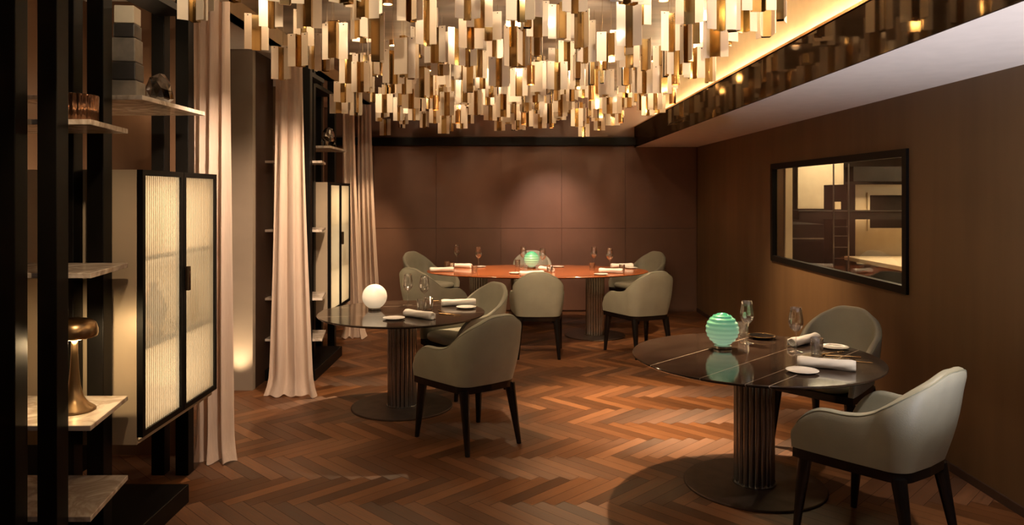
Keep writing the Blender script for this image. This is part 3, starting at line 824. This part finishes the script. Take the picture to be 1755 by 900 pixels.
obj('oven_frame', bm, M['kwall'], t); B('oven_glass', M['kdark'], -.164, .244, -.012, -.001, 1.311, 1.679, t)
B('cabinet_base', M['kdark'], -.32, .75, 0, .6, 0, .898, t)
o = B('kitchen_worktop', M['kwall'], 3.72, 5.4, 6.5, 8.22, .96, 1.0); tag(o, 'pale kitchen worktop below the oven cabinet through the window', 'worktop')
bm = bmesh.new(); [box(bm, *a) for a in ((3.74, 3.80, 6.52, 6.58, 0, .96), (5.3, 5.36, 6.52, 6.58, 0, .96), (3.74, 3.80, 8.1, 8.16, 0, .96), (5.3, 5.36, 8.1, 8.16, 0, .96))]
obj('worktop_leg_frame', bm, M['steel'], o)
t = thing('kitchen_rack', 'dark steel pass shelf on thin posts in the kitchen', 'rack', (0, 7.9, 0))
for x in (3.46, 3.62): B('post', M['steel'], x - .006, x + .006, -.006, .006, 0, 2.02, t)
B('shelf_board', M['kdark'], 3.09, 4.6, .01, .25, 1.42, 1.515, t); B('shelf_edge', M['steel'], 3.09, 4.6, .0, .009, 1.505, 1.515, t)
for z in (1.0, 1.12, 1.24, 1.34): B('crossbar', M['steel'], 3.467, 3.613, -.003, .003, z, z + .006, t)
B('label_holder', M['kwall'], 3.465, 3.53, -.02, -.007, 1.53, 1.61, t)
tag(B('kitchen_wall_panel', M['kwall'], 3.78, 4.38, 9.7, 9.75, 1.50, 2.10), 'warm lit beige panel on the left in the kitchen', 'panel')
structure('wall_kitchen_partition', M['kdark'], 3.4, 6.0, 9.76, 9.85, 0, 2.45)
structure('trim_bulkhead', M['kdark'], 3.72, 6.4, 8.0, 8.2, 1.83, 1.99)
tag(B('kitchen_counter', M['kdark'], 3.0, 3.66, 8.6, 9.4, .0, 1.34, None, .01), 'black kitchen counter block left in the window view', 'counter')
o = B('steel_rail', M['steel'], 3.15, 3.62, 8.52, 8.535, 1.17, 1.185); tag(o, 'thin steel rail in front of the black kitchen counter', 'rail')
bm = bmesh.new(); box(bm, 3.0, 6.4, 7.0, 7.12, 2.40, 2.449); tag(obj('kitchen_ceiling_light', bm, M['bulb']), 'linear ceiling light in the kitchen', 'light')
M['led'].node_tree.nodes['Principled BSDF'].inputs['Emission Strength'].default_value = 130
structure('wall_kitchen_jamb', M['kwall'], RW + .13, RW + .2, WY1 - .02, WY1 + .2, .8, 2.2)

# ------------------------------------------------------------------ lights
WARM = (1., .68, .39)
def spot(x, y, z, tx, ty, tz, e, ang, blend=.4, col=WARM, r=.03):
    l = bpy.data.lights.new('spot', 'SPOT'); l.energy = e; l.spot_size = math.radians(ang); l.spot_blend = blend; l.color = col; l.shadow_soft_size = r
    o = bpy.data.objects.new('spot_beam', l); link(o); o.location = (x, y, z)
    o.rotation_euler = (Vector((tx, ty, tz)) - Vector((x, y, z))).to_track_quat('-Z', 'Y').to_euler(); return o
def point(x, y, z, e, col=WARM, r=.04):
    l = bpy.data.lights.new('glow', 'POINT'); l.energy = e; l.color = col; l.shadow_soft_size = r
    o = bpy.data.objects.new('lamp_or_fill_glow', l); link(o); o.location = (x, y, z); return o
def area(x, y, z, sx, sy, e, rot, col=WARM):
    l = bpy.data.lights.new('area', 'AREA'); l.shape = 'RECTANGLE'; l.size = sx; l.size_y = sy; l.energy = e; l.color = col
    o = bpy.data.objects.new('panel_light', l); link(o); o.location = (x, y, z); o.rotation_euler = rot; return o
for x, y in spots: spot(x, y, CZ - .06, x, y, 0, 9, 165, .5)
for y in (2.5, 3.9, 5.3, 6.7, 8.1):                                # unseen spots added to brighten the hanging canopy, raking along it
    for x in (-1.35, -.45, .45, 1.3):
        spot(x + (.2 if int(y * 10) % 2 else 0), y, 2.98, x, y + 2, 2.80, 26 if y < 8 else 15, 95, .8, (1., .76, .50))
# tube spotlights added to carry narrow beams below the canopy
hs = None
def hung(x, y, z, tx, ty, tz, e, ang, blend=.5, col=WARM, r=.03, lab=''):
    global hs
    if hs is None:
        hs = thing('added_spotlight', '', 'light')
        bm = bmesh.new(); lathe(bm, [(.024, 0), (.030, 0), (.030, .14), (.004, .142), (.004, 3.13 - 2.50)], 20, cap=False); obj('housing', bm, M['brass'], hs, True, autos=.5)
        bm = bmesh.new(); lathe(bm, [(.001, .02), (.025, .02), (.025, .03), (.001, .03)], 20, cap=False); obj('lens', bm, M['bulb'], hs); o = hs
    else: o = dup(hs)
    o.location = (x, y, 2.50); tag(o, 'added slim brass tube spotlight among the pendants, ' + lab, 'light')
    spot(x, y, 2.495, tx, ty, tz, e, ang, blend, col, r)
hung(1.22, 5.45, 2.5, 1.18, 4.72, .4, 560, 54, .9, lab='over the right round table')
hung(.70, 6.35, 2.5, .95, 5.9, 0, 1000, 50, 1., lab='over the open floor between the tables')
hung(-.72, 7.1, 2.5, -.90, 6.1, .4, 400, 50, .9, lab='beyond the left round table')
hung(.15, 8.55, 2.5, .25, 9.1, .75, 300, 62, .6, lab='over the middle of the long table')
hung(1.25, 8.35, 2.5, 1.3, 8.8, .75, 180, 56, .6, lab='over the right end of the long table')
hung(-.6, 8.4, 2.5, -.75, 9.0, .75, 180, 56, .6, lab='over the left end of the long table')
hung(.5, 9.0, 2.5, .62, 10.6, 1.15, 230, 52, 1., (1., .66, .50), lab='close to the back wall')
hung(1.45, 6.6, 2.5, 2.69, 6.7, .6, 360, 66, 1., lab='facing the right wall window')
hung(.15, 5.45, 2.5, .75, 7.6, .6, 260, 52, .9, lab='in the middle aisle')
spot(2.15, 2.55, 2.36, 1.95, 3.5, .55, 150, 44, .7, (1., .84, .68))
# shelving
point(-1.892, 3.20, 1.045, 13, (1., .68, .34), .03)
area(-2.1, 3.975, 1.775, .3, .7, 4, (0, 0, 0), (1., .80, .52)); area(-2.1, 3.975, .53, .3, .7, 3, (PI, 0, 0), (1., .80, .52))
area(-2.1, 7.655, 1.775, .3, .7, 6, (0, 0, 0), (1., .74, .40)); area(-2.1, 7.655, .53, .3, .7, 4, (PI, 0, 0), (1., .74, .40))
spot(-2.33, 6.17, .03, -2.33, 6.35, .6, 45, 70, .9, (1., .72, .42))
spot(-1.1, 2.1, 2.6, -2.0, 3.5, 1.2, 70, 36, .8)
point(-2.3, 3.6, 2.55, 2.0); point(-2.35, 4.62, 2.3, 1.2)
spot(-1.1, 3.7, 2.5, -1.8, 4.6, 1.4, 190, 75, .8, (1., .74, .52)); spot(-1.1, 5.2, 2.5, -1.8, 6.2, 1.3, 195, 75, .8, (1., .70, .46)); spot(-1.2, 9.4, 2.5, -1.95, 10.1, 1.2, 160, 50, .8)  # here and below: unseen spots added to brighten the curtains
spot(-1.2, 7.9, 2.5, -1.85, 8.7, 1.2, 140, 45, .8)
# unseen fill points added behind the camera
for x in (-.8, .9): point(x, -.9, 2.7, 9, (1., .86, .74), .06)
spot(2.15, 1.7, .1, 2.15, 2.9, 2.37, 380, 95, 1., (.95, .90, .95))  # unseen uplight added to brighten the soffit
# kitchen
area(4.5, 7.6, 2.35, 1.2, .5, 26, (0, 0, 0), (1., .80, .52)); area(4.1, 9.3, 2.35, .6, .3, 14, (0, 0, 0), (1., .80, .52)); point(4.6, 7.4, 1.9, 12, (1., .80, .52), .1)

w = bpy.data.worlds.new('World'); sc.world = w; w.use_nodes = True
w.node_tree.nodes['Background'].inputs[0].default_value = (.02, .014, .01, 1); w.node_tree.nodes['Background'].inputs[1].default_value = .3

cam = bpy.data.cameras.new('Camera'); cam.sensor_width = 36; cam.lens = 36 * F / 1755
cam.shift_y = (VY - 450) / 1755; cam.shift_x = (877.5 - VX) / 1755; cam.clip_start = .05
co = bpy.data.objects.new('Camera', cam); link(co); co.location = (0, 0, H); co.rotation_euler = (PI / 2, 0, 0); sc.camera = co
sc.view_settings.view_transform = 'Standard'; sc.view_settings.look = 'None'; sc.view_settings.gamma = 1; sc.view_settings.exposure = 0
sc.view_settings.use_curve_mapping = False
sc.cycles.max_bounces = 8; sc.cycles.transparent_max_bounces = 16; sc.cycles.use_denoising = True
